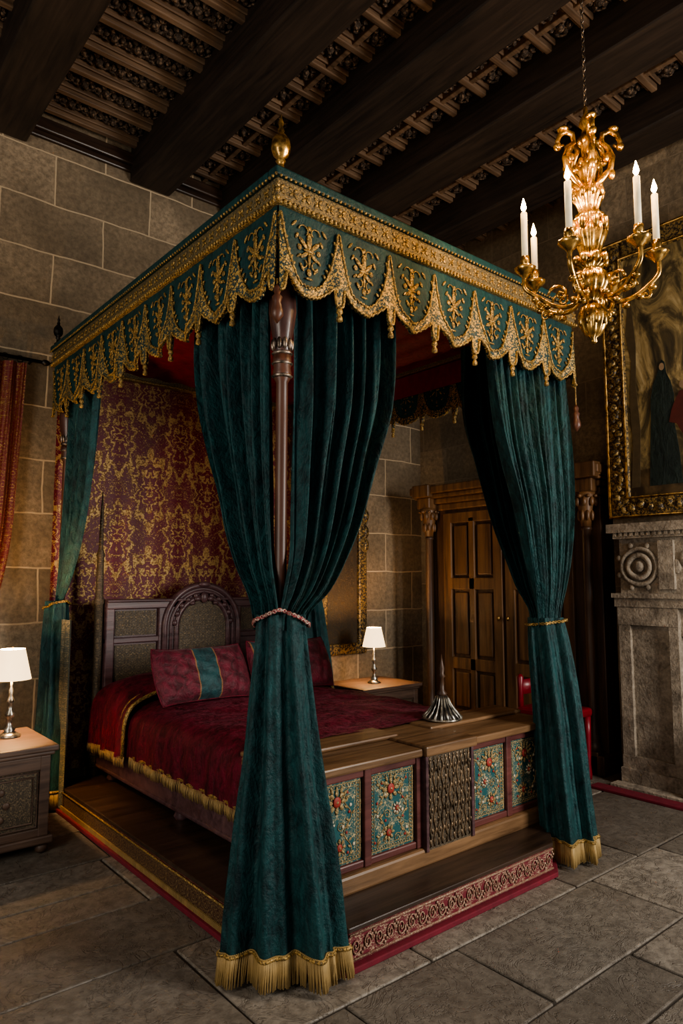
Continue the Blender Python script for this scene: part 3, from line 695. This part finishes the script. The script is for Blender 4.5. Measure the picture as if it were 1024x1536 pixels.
def lamp(x,y,z,s=1,en=30):
    p=empty('table_lamp')
    pr=[(.055,0),(.057,.008),(.04,.018),(.025,.03),(.03,.04),(.014,.055),(.012,.09),(.022,.105),(.024,.12),(.012,.14),(.01,.17),(.02,.185),(.016,.2),(.009,.215),(.012,.24),(.006,.26),(.006,.31)]
    add('base',g_lathe(x,y,[(r*s,z+q*s) for r,q in pr],24),SILVER,p,True)
    add('shade',g_surf(40,6,lambda u,v:(x+lerp(.062,.098,v)*s*math.cos(2*PI*u),y+lerp(.062,.098,v)*s*math.sin(2*PI*u),z+s*lerp(.46,.30,v)),True),SHADE,p,True)
    add('harp',[g_tube([(x-.06*s,y,z+.45*s),(x+.06*s,y,z+.45*s)],.002,5),g_tube([(x,y,z+.3*s),(x,y,z+.47*s)],.003,5)],GOLDB,p)
    for nm,dz,e_ in(('bulb',.43,en),('bulb_lower',.37,4)):
        l=bpy.data.lights.new(nm,'POINT'); l.energy=e_; l.color=(1,.6,.28); l.shadow_soft_size=.03
        lo=bpy.data.objects.new(nm,l); lo.location=(x,y,z+dz*s); bpy.context.scene.collection.objects.link(lo); lo.parent=p
lamp(-.34,1.98,.531,1,45); lamp(2.6,2.32,.501,1,26)

# ------------------------------------------------------------ framed picture on back wall
p=empty('gilt_framed_picture')
add('frame',[g_box(2.3,2.4,WY-.06,WY-.002,.75,2.05),g_box(2.76,2.86,WY-.06,WY-.002,.75,2.05),g_box(2.3,2.86,WY-.06,WY-.002,.7,.8),g_box(2.3,2.86,WY-.06,WY-.002,1.98,2.1)],FRAMEM,p,bevel=.015)
add('crest',[g_ell((2.58+.08*k,WY-.04,2.12-.02*abs(k)),.06,.03,.05) for k in(-2,-1,0,1,2)]+[g_ell((2.85,WY-.05,z),.035,.025,.06) for z in(1.95,1.8,1.68)],FRAMEM,p,True)
add('canvas',g_box(2.4,2.76,WY-.03,WY-.01,.8,1.98),m_damask('old_canvas',(.03,.02,.012),(.05,.035,.02),(.12,.08,.04),.3,.5,'XZ'),p)

# ------------------------------------------------------------ wardrobe
p=empty('wardrobe'); XF=3.27
add('body',g_box(XF,WX-.005,.6,2.3,.02,2.02),WARDD,p,bevel=.006)
add('cornice',[g_box(XF-.03,WX-.005,.58,2.34,1.98,2.04),g_box(XF-.06,WX-.005,.565,2.36,2.04,2.09),g_box(XF-.1,WX-.005,.55,2.39,2.09,2.13),g_box(XF-.13,WX-.005,.54,2.42,2.13,2.2)],WARD,p,bevel=.012)
add('cornice_blocks',[g_box(XF-.16,XF,y-.1,y+.1,2.1,2.215) for y in(.65,2.26)]+[g_box(XF-.12,XF,y-.075,y+.075,2.0,2.1) for y in(.67,2.26)],WARD,p,bevel=.01)
add('plinth_base',[g_box(XF-.12,WX-.005,.57,2.36,0.0,.14)],WARDD,p,bevel=.01)
fr=[];pn=[]
for a,b in((.82,1.44),(1.47,2.1)):
    fr+=[g_box(XF-.03,XF,a,a+.09,.16,1.95),g_box(XF-.03,XF,b-.09,b,.16,1.95)]
    for z0,z1 in((.16,.26),(.6,.7),(1.28,1.38),(1.86,1.95)): fr.append(g_box(XF-.03,XF,a+.08,b-.08,z0,z1))
    mid=(a+b)/2
    fr.append(g_box(XF-.03,XF,mid-.03,mid+.03,.2,1.9))
    for z0,z1 in((.26,.6),(.7,1.28),(1.38,1.86)):
        for c0,c1 in((a+.09,mid-.03),(mid+.03,b-.09)): pn.append(g_box(XF-.018,XF,c0+.025,c1-.025,z0+.025,z1-.025))
add('doors',fr,WARD,p,bevel=.006); add('door_panels',pn,WARD,p,bevel=.014)
add('handles',[g_ell((XF-.045,y,1.05),.012,.012,.02) for y in(1.41,1.5)],GOLDB,p,True)
def wcol(y):
    x=XF-.06
    pr=[(.055,.14),(.055,.2),(.04,.23),(.05,.25),(.036,.28),(.034,.4),(.036,1.0),(.032,1.72),(.04,1.73),(.034,1.75)]
    add('column',g_lathe(x,y,pr,20),WARDD,p,True)
    cg=[g_lathe(x,y,[(.034,1.75),(.045,1.85),(.07,1.97),(.075,2.0)],16,8,.08)]
    for k in range(8):
        a=k*PI/4; cg.append(g_ell((x+.05*math.cos(a),y+.05*math.sin(a),1.83),.014,.014,.04)); cg.append(g_ell((x+.07*math.cos(a+.4),y+.07*math.sin(a+.4),1.93),.018,.018,.035)); cg.append(g_ell((x+.08*math.cos(a),y+.08*math.sin(a),1.97),.016,.016,.014))
    add('capital',cg,WARD,p,True)
wcol(.68);wcol(2.24)
add('capital_block',[g_box(XF-.12,XF,y-.06,y+.06,.0,.16) for y in(.68,2.24)],WARDD,p,bevel=.006)

# ------------------------------------------------------------ chimney breast, fireplace
BX=3.26; FX=BX-.004
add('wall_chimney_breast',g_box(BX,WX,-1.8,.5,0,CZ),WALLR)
p=empty('stone_fireplace'); X0=3.1
fr=[g_box(X0-.05,FX,-1.35,.44,1.68,1.74),g_box(X0-.02,FX,-1.32,.41,1.64,1.68),g_box(X0+.03,FX,-1.3,.39,1.26,1.64),g_box(X0-.01,FX,-1.32,.42,1.18,1.24),g_box(X0-.03,FX,-1.33,.43,1.24,1.27)]
for y0,y1 in((.0,.4),(-1.3,-.9)):
    fr+=[g_box(X0+.03,FX,y0+.003,y1-.003,0.001,1.179),g_box(X0,X0+.06,y1-.08,y1,.2,1.06),g_box(X0,X0+.06,y0,y0+.06,.2,1.06),g_box(X0-.004,X0+.07,y0-.003,y1+.003,1.06,1.178),g_box(X0-.004,X0+.07,y0-.003,y1+.003,.12,.2),g_box(X0-.02,X0+.08,y0-.01,y1+.01,0.001,.12)]
fr+=[g_box(X0+.04,FX,-.91,.004,1.0,1.178)]
for i in range(44):
    yy=-1.3+i*.039; fr.append(g_box(X0-.035,X0-.019,yy,yy+.02,1.655,1.679))
fr+=[g_box(X0+.0,X0+.06,y-.05,y+.05,1.3,1.62) for y in(.06,-.96)]
add('surround',fr,STONE,p)
md=[]
for y in(.25,-1.15):
    for R,r in((.12,.016),(.075,.02)): md.append(g_tube([(X0+.02,y+R*math.cos(t*PI/16),1.45+R*math.sin(t*PI/16)) for t in range(32)],r,8,True))
    md.append(g_ell((X0+.02,y,1.45),.025,.04,.04))
    for t in range(8): md.append(g_ell((X0+.02,y+.15*math.cos(t*PI/4+.4),1.45+.15*math.sin(t*PI/4+.4)),.012,.02,.02))
for t in range(20):
    yy=.0-t*.045; md.append(g_ell((X0+.025,yy,1.45+.06*math.sin(t*.9)),.014,.03,.05))
add('carving',md,STONE,p,True)
add('firebox',g_box(BX-.05,FX-.001,-.9,.0,0.002,.999),BLACK,p)
add('hearth',g_box(2.98,X0-.02,-1.4,.44,0,.03),STONE,p,bevel=.006)
add('screen_panel',g_box(3.03,3.045,-.5,-.05,.1,.42),TEALD,p,bevel=.004)
add('screen_frame',[g_tube([(3.037,-.5,.1),(3.037,-.05,.1),(3.037,-.05,.42),(3.037,-.5,.42)],.01,8,True)]+[g_box(3.0,3.075,y-.012,y+.012,.03,.1) for y in(-.48,-.07)],GOLDB,p)
p=empty('hearth_rug'); add('rug',g_box(2.86,2.97,-1.5,.52,.0,.018),REDB,p,bevel=.004)

# ------------------------------------------------------------ large painting
p=empty('framed_painting'); TX=BX
def m_paint():
    m,nt,b=new_mat('old_master_paint'); c=coord(nt); s=sep(nt,c)
    n=noise(nt,vscale(nt,c,(1,1,.6)),4.5,6,.65,1.2)
    col=ramp(nt,n,[(.34,(.015,.014,.011)),(.45,(.08,.06,.03)),(.55,(.27,.2,.09)),(.66,(.5,.4,.22))])
    col=mix(nt,M(nt,'LESS_THAN',s[2],2.12),col,ramp(nt,n,[(.4,(.03,.02,.01)),(.6,(.13,.085,.04))]))
    setin(nt,b,'Base Color',col); b.inputs['Roughness'].default_value=.4; bump(nt,b,n,.2,.005); return m
Y1=.49;Y0=-1.35;Z0=1.79;Z1=3.8;fw=.15
add('canvas',g_box(TX-.035,TX-.003,Y0+fw,Y1-fw,Z0+fw,Z1-fw),m_paint(),p)
fr=[g_box(TX-.06,TX-.003,Y1-fw,Y1,Z0,Z1),g_box(TX-.06,TX-.003,Y0,Y0+fw,Z0,Z1),g_box(TX-.06,TX-.003,Y0+fw,Y1-fw,Z0,Z0+fw),g_box(TX-.06,TX-.003,Y0+fw,Y1-fw,Z1-fw,Z1)]
add('frame',fr,FRAMEM,p,bevel=.02)
md=[]
for q,r in((.008,.014),(fw-.012,.012)):
    md.append(g_tube([(TX-.062,Y0+q,Z0+q),(TX-.062,Y1-q,Z0+q),(TX-.062,Y1-q,Z1-q),(TX-.062,Y0+q,Z1-q)],r,8,True))
add('frame_mould',md,GOLDB,p,True)
md=[]
k=0;z=Z0+.08
while z<Z1-.05:
    md.append(g_ell((TX-.062,Y1-fw/2+.02*math.sin(k*1.3),z),.016,.035,.03)); md.append(g_ell((TX-.062,Y1-fw/2-.03*math.sin(k*1.3),z+.03),.012,.018,.02)); z+=.065;k+=1
yv=Y1-.1
while yv>Y0+.05: md.append(g_ell((TX-.062,yv,Z0+fw/2+.015*math.sin(yv*30)),.016,.03,.032)); yv-=.065
add('frame_leaves',md,FRAMEM,p,True)
ROBE=m_velvet('painted_dark_robe',(.006,.012,.012),(.018,.03,.026),0,8); RR=m_plain('painted_red_robe',(.08,.012,.009),.5); SK=m_plain('painted_skin',(.3,.2,.12),.5); TREE=m_plain('painted_tree',(.09,.065,.035),.5)
def flat(pts,mat,nm,d=.004): add(nm,g_extr([(a,b) for a,b in pts],(TX-.035-d,0,0),(0,1,0),(0,0,1),(1,0,0),d),mat,p)
flat([(.2,2.0),(.19,2.2),(.175,2.45),(.17,2.6),(.15,2.70),(.12,2.76),(.10,2.83),(.085,2.86),(.065,2.84),(.055,2.76),(.03,2.70),(.01,2.6),(.015,2.4),(-.01,2.2),(-.02,2.0)],ROBE,'figure_robe',.003)
flat([(.085+.017*math.cos(t*PI/6),2.81+.026*math.sin(t*PI/6)) for t in range(12)],SK,'figure_face',.005)
flat([(.05,2.42),(.03,2.5),(-.0,2.57),(-.03,2.62),(-.07,2.62),(-.1,2.5),(-.16,2.3),(-.18,2.0),(-.06,2.0),(-.05,2.3),(.0,2.4)],RR,'figure_red_robe',.006)
flat([(-.045+.017*math.cos(t*PI/6),2.66+.026*math.sin(t*PI/6)) for t in range(12)],SK,'figure_face_two',.005)
flat([(.33,2.0),(.31,2.3),(.32,2.6),(.3,2.9),(.335,3.1),(.31,3.3),(.32,3.6),(.26,3.6),(.28,3.3),(.26,3.0),(.27,2.7),(.25,2.4),(.27,2.0)],TREE,'tree_trunk',.002)

# ------------------------------------------------------------ red chair
p=empty('red_chair')
sx0,sx1,sy0,sy1=2.72,3.08,.6,.98
add('seat',g_box(sx0,sx1,sy0,sy1,.42,.48),REDP,p,bevel=.02)
add('legs',[g_lathe(x,y,[(.02,0),(.022,.03),(.016,.1),(.022,.3),(.024,.42)],12) for x in(sx0+.03,sx1-.03) for y in(sy0+.03,sy1-.03)],REDP,p,True)
add('stretchers',[g_box(sx0+.03,sx1-.03,sy0+.02,sy0+.04,.15,.18),g_box(sx0+.02,sx0+.04,sy0+.03,sy1-.03,.2,.23),g_box(sx1-.04,sx1-.02,sy0+.03,sy1-.03,.2,.23)],REDP,p,bevel=.004)
add('back',[g_lathe(x,sy1-.02,[(.022,.45),(.018,.6),(.024,.68),(.01,.7)],12) for x in(sx0+.03,sx1-.03)]+[g_box(sx0+.03,sx1-.03,sy1-.035,sy1-.01,.56,.66)],REDP,p,True)

# ------------------------------------------------------------ chandelier
p=empty('chandelier'); CX,CY=1.01,-.68
R=Vector((.768,-.64,0)); Nn=Vector((-.64,-.768,0)); C=Vector((CX,CY,0))
ch=[];z=3.24;k=0
while z<4.6:
    a=0 if k%2 else PI/2
    ch.append(g_tube([(CX+.006*math.cos(t*PI/4)*math.cos(a),CY+.006*math.cos(t*PI/4)*math.sin(a),z+.013*math.sin(t*PI/4)) for t in range(8)],.0022,5,True)); z+=.021;k+=1
add('chain',ch,m_postring,p,True)
body=[(.002,2.265),(.012,2.275),(.01,2.29),(.03,2.305),(.04,2.325),(.05,2.355),(.053,2.385),(.042,2.41),(.022,2.425),(.018,2.44),(.03,2.45),(.045,2.47),(.06,2.495),(.062,2.52),(.05,2.55),(.03,2.57),(.05,2.58),(.055,2.595),(.035,2.62),(.045,2.66),(.062,2.7),(.06,2.73),(.04,2.75),(.056,2.765),(.05,2.785),(.032,2.8),(.045,2.84),(.058,2.865),(.04,2.885),(.022,2.92),(.03,2.96),(.042,2.985),(.03,3.01),(.018,3.03),(.022,3.08),(.035,3.1),(.02,3.12),(.014,3.15),(.026,3.17),(.02,3.19),(.008,3.21),(.008,3.24),(.002,3.25)]
add('stem',g_lathe(CX,CY,body,40,10,.09),GOLD,p,True)
arms=[];cups=[];cand=[];fl=[];leaf=[]
def cc(ang,r,z): return C+(R*math.cos(ang)+Nn*math.sin(ang))*r+Vector((0,0,z))
spec=[(25,.235,1),(66,.235,1),(128,.235,1),(188,.25,1),(222,.235,1),(310,.235,0)]
for dg,r,hc in spec:
    a=math.radians(dg)
    pr=[(.03,2.5),(.06,2.44),(.10,2.42),(.15,2.43),(.195,2.46),(r,2.50),(r+.005,2.54),(r,2.565)]
    pts=[]
    for i in range(len(pr)-1):
        for t in(0,.25,.5,.75):
            km=pr[max(i-1,0)];k0=pr[i];k1=pr[i+1];k2=pr[min(i+2,len(pr)-1)]
            f=lambda q:.5*((2*k0[q])+(-km[q]+k1[q])*t+(2*km[q]-5*k0[q]+4*k1[q]-k2[q])*t*t+(-km[q]+3*k0[q]-3*k1[q]+k2[q])*t**3)
            pts.append(cc(a,f(0),f(1)))
    arms.append(g_tube(pts,.009,8))
    sc=[cc(a,.12+.045*math.exp(-t*.12)*math.cos(t*.5),2.475+.045*math.exp(-t*.12)*math.sin(t*.5)) for t in range(20)]
    arms.append(g_tube(sc,.006,6))
    sc=[cc(a,.19+.03*math.exp(-t*.12)*math.cos(-t*.5+2),2.43+.03*math.exp(-t*.12)*math.sin(-t*.5+2)) for t in range(18)]
    arms.append(g_tube(sc,.005,6))
    for q in((.07,2.45),(.12,2.40),(.17,2.425),(.215,2.455)): 
        P=cc(a,*q); leaf.append(g_ell(P,.016,.016,.011))
    P=cc(a,r,0)
    cups.append(g_lathe(P.x,P.y,[(.008,2.545),(.014,2.555),(.034,2.575),(.042,2.585),(.038,2.59),(.012,2.592),(.014,2.6),(.018,2.615),(.016,2.635)],20,10,.05))
    if hc:
        hh=.19 if dg!=222 else .15
        cand.append(g_lathe(P.x,P.y,[(.0125,2.62),(.0125,2.625+hh),(.010,2.628+hh),(.004,2.63+hh)],14))
        fz=2.633+hh
        fl.append(g_lathe(P.x,P.y,[(.001,fz),(.008,fz+.008),(.011,fz+.016),(.007,fz+.034),(.0005,fz+.056)],10))
        l=bpy.data.lights.new('candle_light','POINT'); l.energy=6; l.color=(1,.6,.25); l.shadow_soft_size=.02
        lo=bpy.data.objects.new('candle_light',l); lo.location=(P.x,P.y,fz+.075); bpy.context.scene.collection.objects.link(lo); lo.parent=p
for dg in(10,100,170,250,320):
    a=math.radians(dg)
    sc=[cc(a,q[0],q[1]) for q in((.02,2.9),(.05,2.93),(.085,2.97),(.095,3.02),(.08,3.06),(.055,3.085),(.06,3.12),(.09,3.13),(.115,3.11),(.125,3.08),(.115,3.06),(.1,3.07))]
    arms.append(g_tube(sc,[.010,.012,.013,.012,.011,.010,.011,.012,.011,.009,.007,.005],8))
    leaf.append(g_ell(cc(a,.1,3.135),.022,.022,.012)); leaf.append(g_ell(cc(a,.125,3.06),.016,.016,.016)); leaf.append(g_ell(cc(a,.09,2.95),.014,.014,.022)); leaf.append(g_ell(cc(a,.07,3.02),.016,.016,.02))
for dg in range(0,360,45):
    a=math.radians(dg); leaf.append(g_ell(cc(a,.06,2.74),.016,.016,.03)); leaf.append(g_ell(cc(a,.055,2.6),.016,.016,.022)); leaf.append(g_ell(cc(a,.05,2.87),.013,.013,.022)); leaf.append(g_ell(cc(a,.045,2.36),.012,.012,.025)); leaf.append(g_ell(cc(a+.3,.035,3.0),.012,.012,.02)); leaf.append(g_ell(cc(a,.026,3.1),.01,.01,.018))
add('arms',arms,GOLD,p,True);add('cups',cups,GOLD,p,True);add('candles',cand,WAX,p,True);add('flames',fl,FLAME,p,True);add('leaves',leaf,GOLD,p,True)

# ------------------------------------------------------------ move parent empties onto their objects
for e in [o for o in bpy.data.objects if o.type=='EMPTY']:
    lo=Vector((1e9,)*3);hi=Vector((-1e9,)*3)
    for c in e.children:
        if c.type=='MESH':
            for v in c.bound_box:
                for i in range(3): lo[i]=min(lo[i],v[i]);hi[i]=max(hi[i],v[i])
    loc=Vector(((lo.x+hi.x)/2,(lo.y+hi.y)/2,lo.z)); e.location=loc
    for c in e.children: c.matrix_parent_inverse=Matrix.Translation(-loc)

# ------------------------------------------------------------ lights + world
def area(name,loc,tgt,size,e,col,sy=None):
    l=bpy.data.lights.new(name,'AREA'); l.energy=e; l.color=col; l.size=size
    if sy: l.shape='RECTANGLE'; l.size_y=sy
    o=bpy.data.objects.new(name,l); o.location=loc
    o.rotation_euler=(Vector(tgt)-Vector(loc)).to_track_quat('-Z','Y').to_euler(); bpy.context.scene.collection.objects.link(o)
area('window_light_front',(2.3,-3.4,2.0),(.9,.5,1.3),.9,165,(1,.94,.86),1.6)
area('fill_light_left',(-3.2,-.6,2.0),(.2,1.6,2.3),1.0,62,(1,.9,.76),1.8)  # added soft area light from the left; no window is built there
w=bpy.data.worlds.new('World'); bpy.context.scene.world=w; w.use_nodes=True
w.node_tree.nodes['Background'].inputs[0].default_value=(.84,.81,.79,1); w.node_tree.nodes['Background'].inputs[1].default_value=.38

# ------------------------------------------------------------ camera
cd=bpy.data.cameras.new('camera'); cam=bpy.data.objects.new('camera',cd); bpy.context.scene.collection.objects.link(cam)
cam.location=(-1.398,-2.046,1.36); cd.sensor_fit='AUTO'; cd.sensor_width=36; cd.lens=1036/1536*36
pit=math.atan(102/1036)
fw_=Vector((.6405*math.cos(pit),.768*math.cos(pit),math.sin(pit)))
cam.rotation_euler=fw_.to_track_quat('-Z','Y').to_euler(); cd.clip_start=.05
bpy.context.scene.camera=cam
try: bpy.context.scene.view_settings.look='AgX - Medium High Contrast'
except Exception as ex: print(ex)
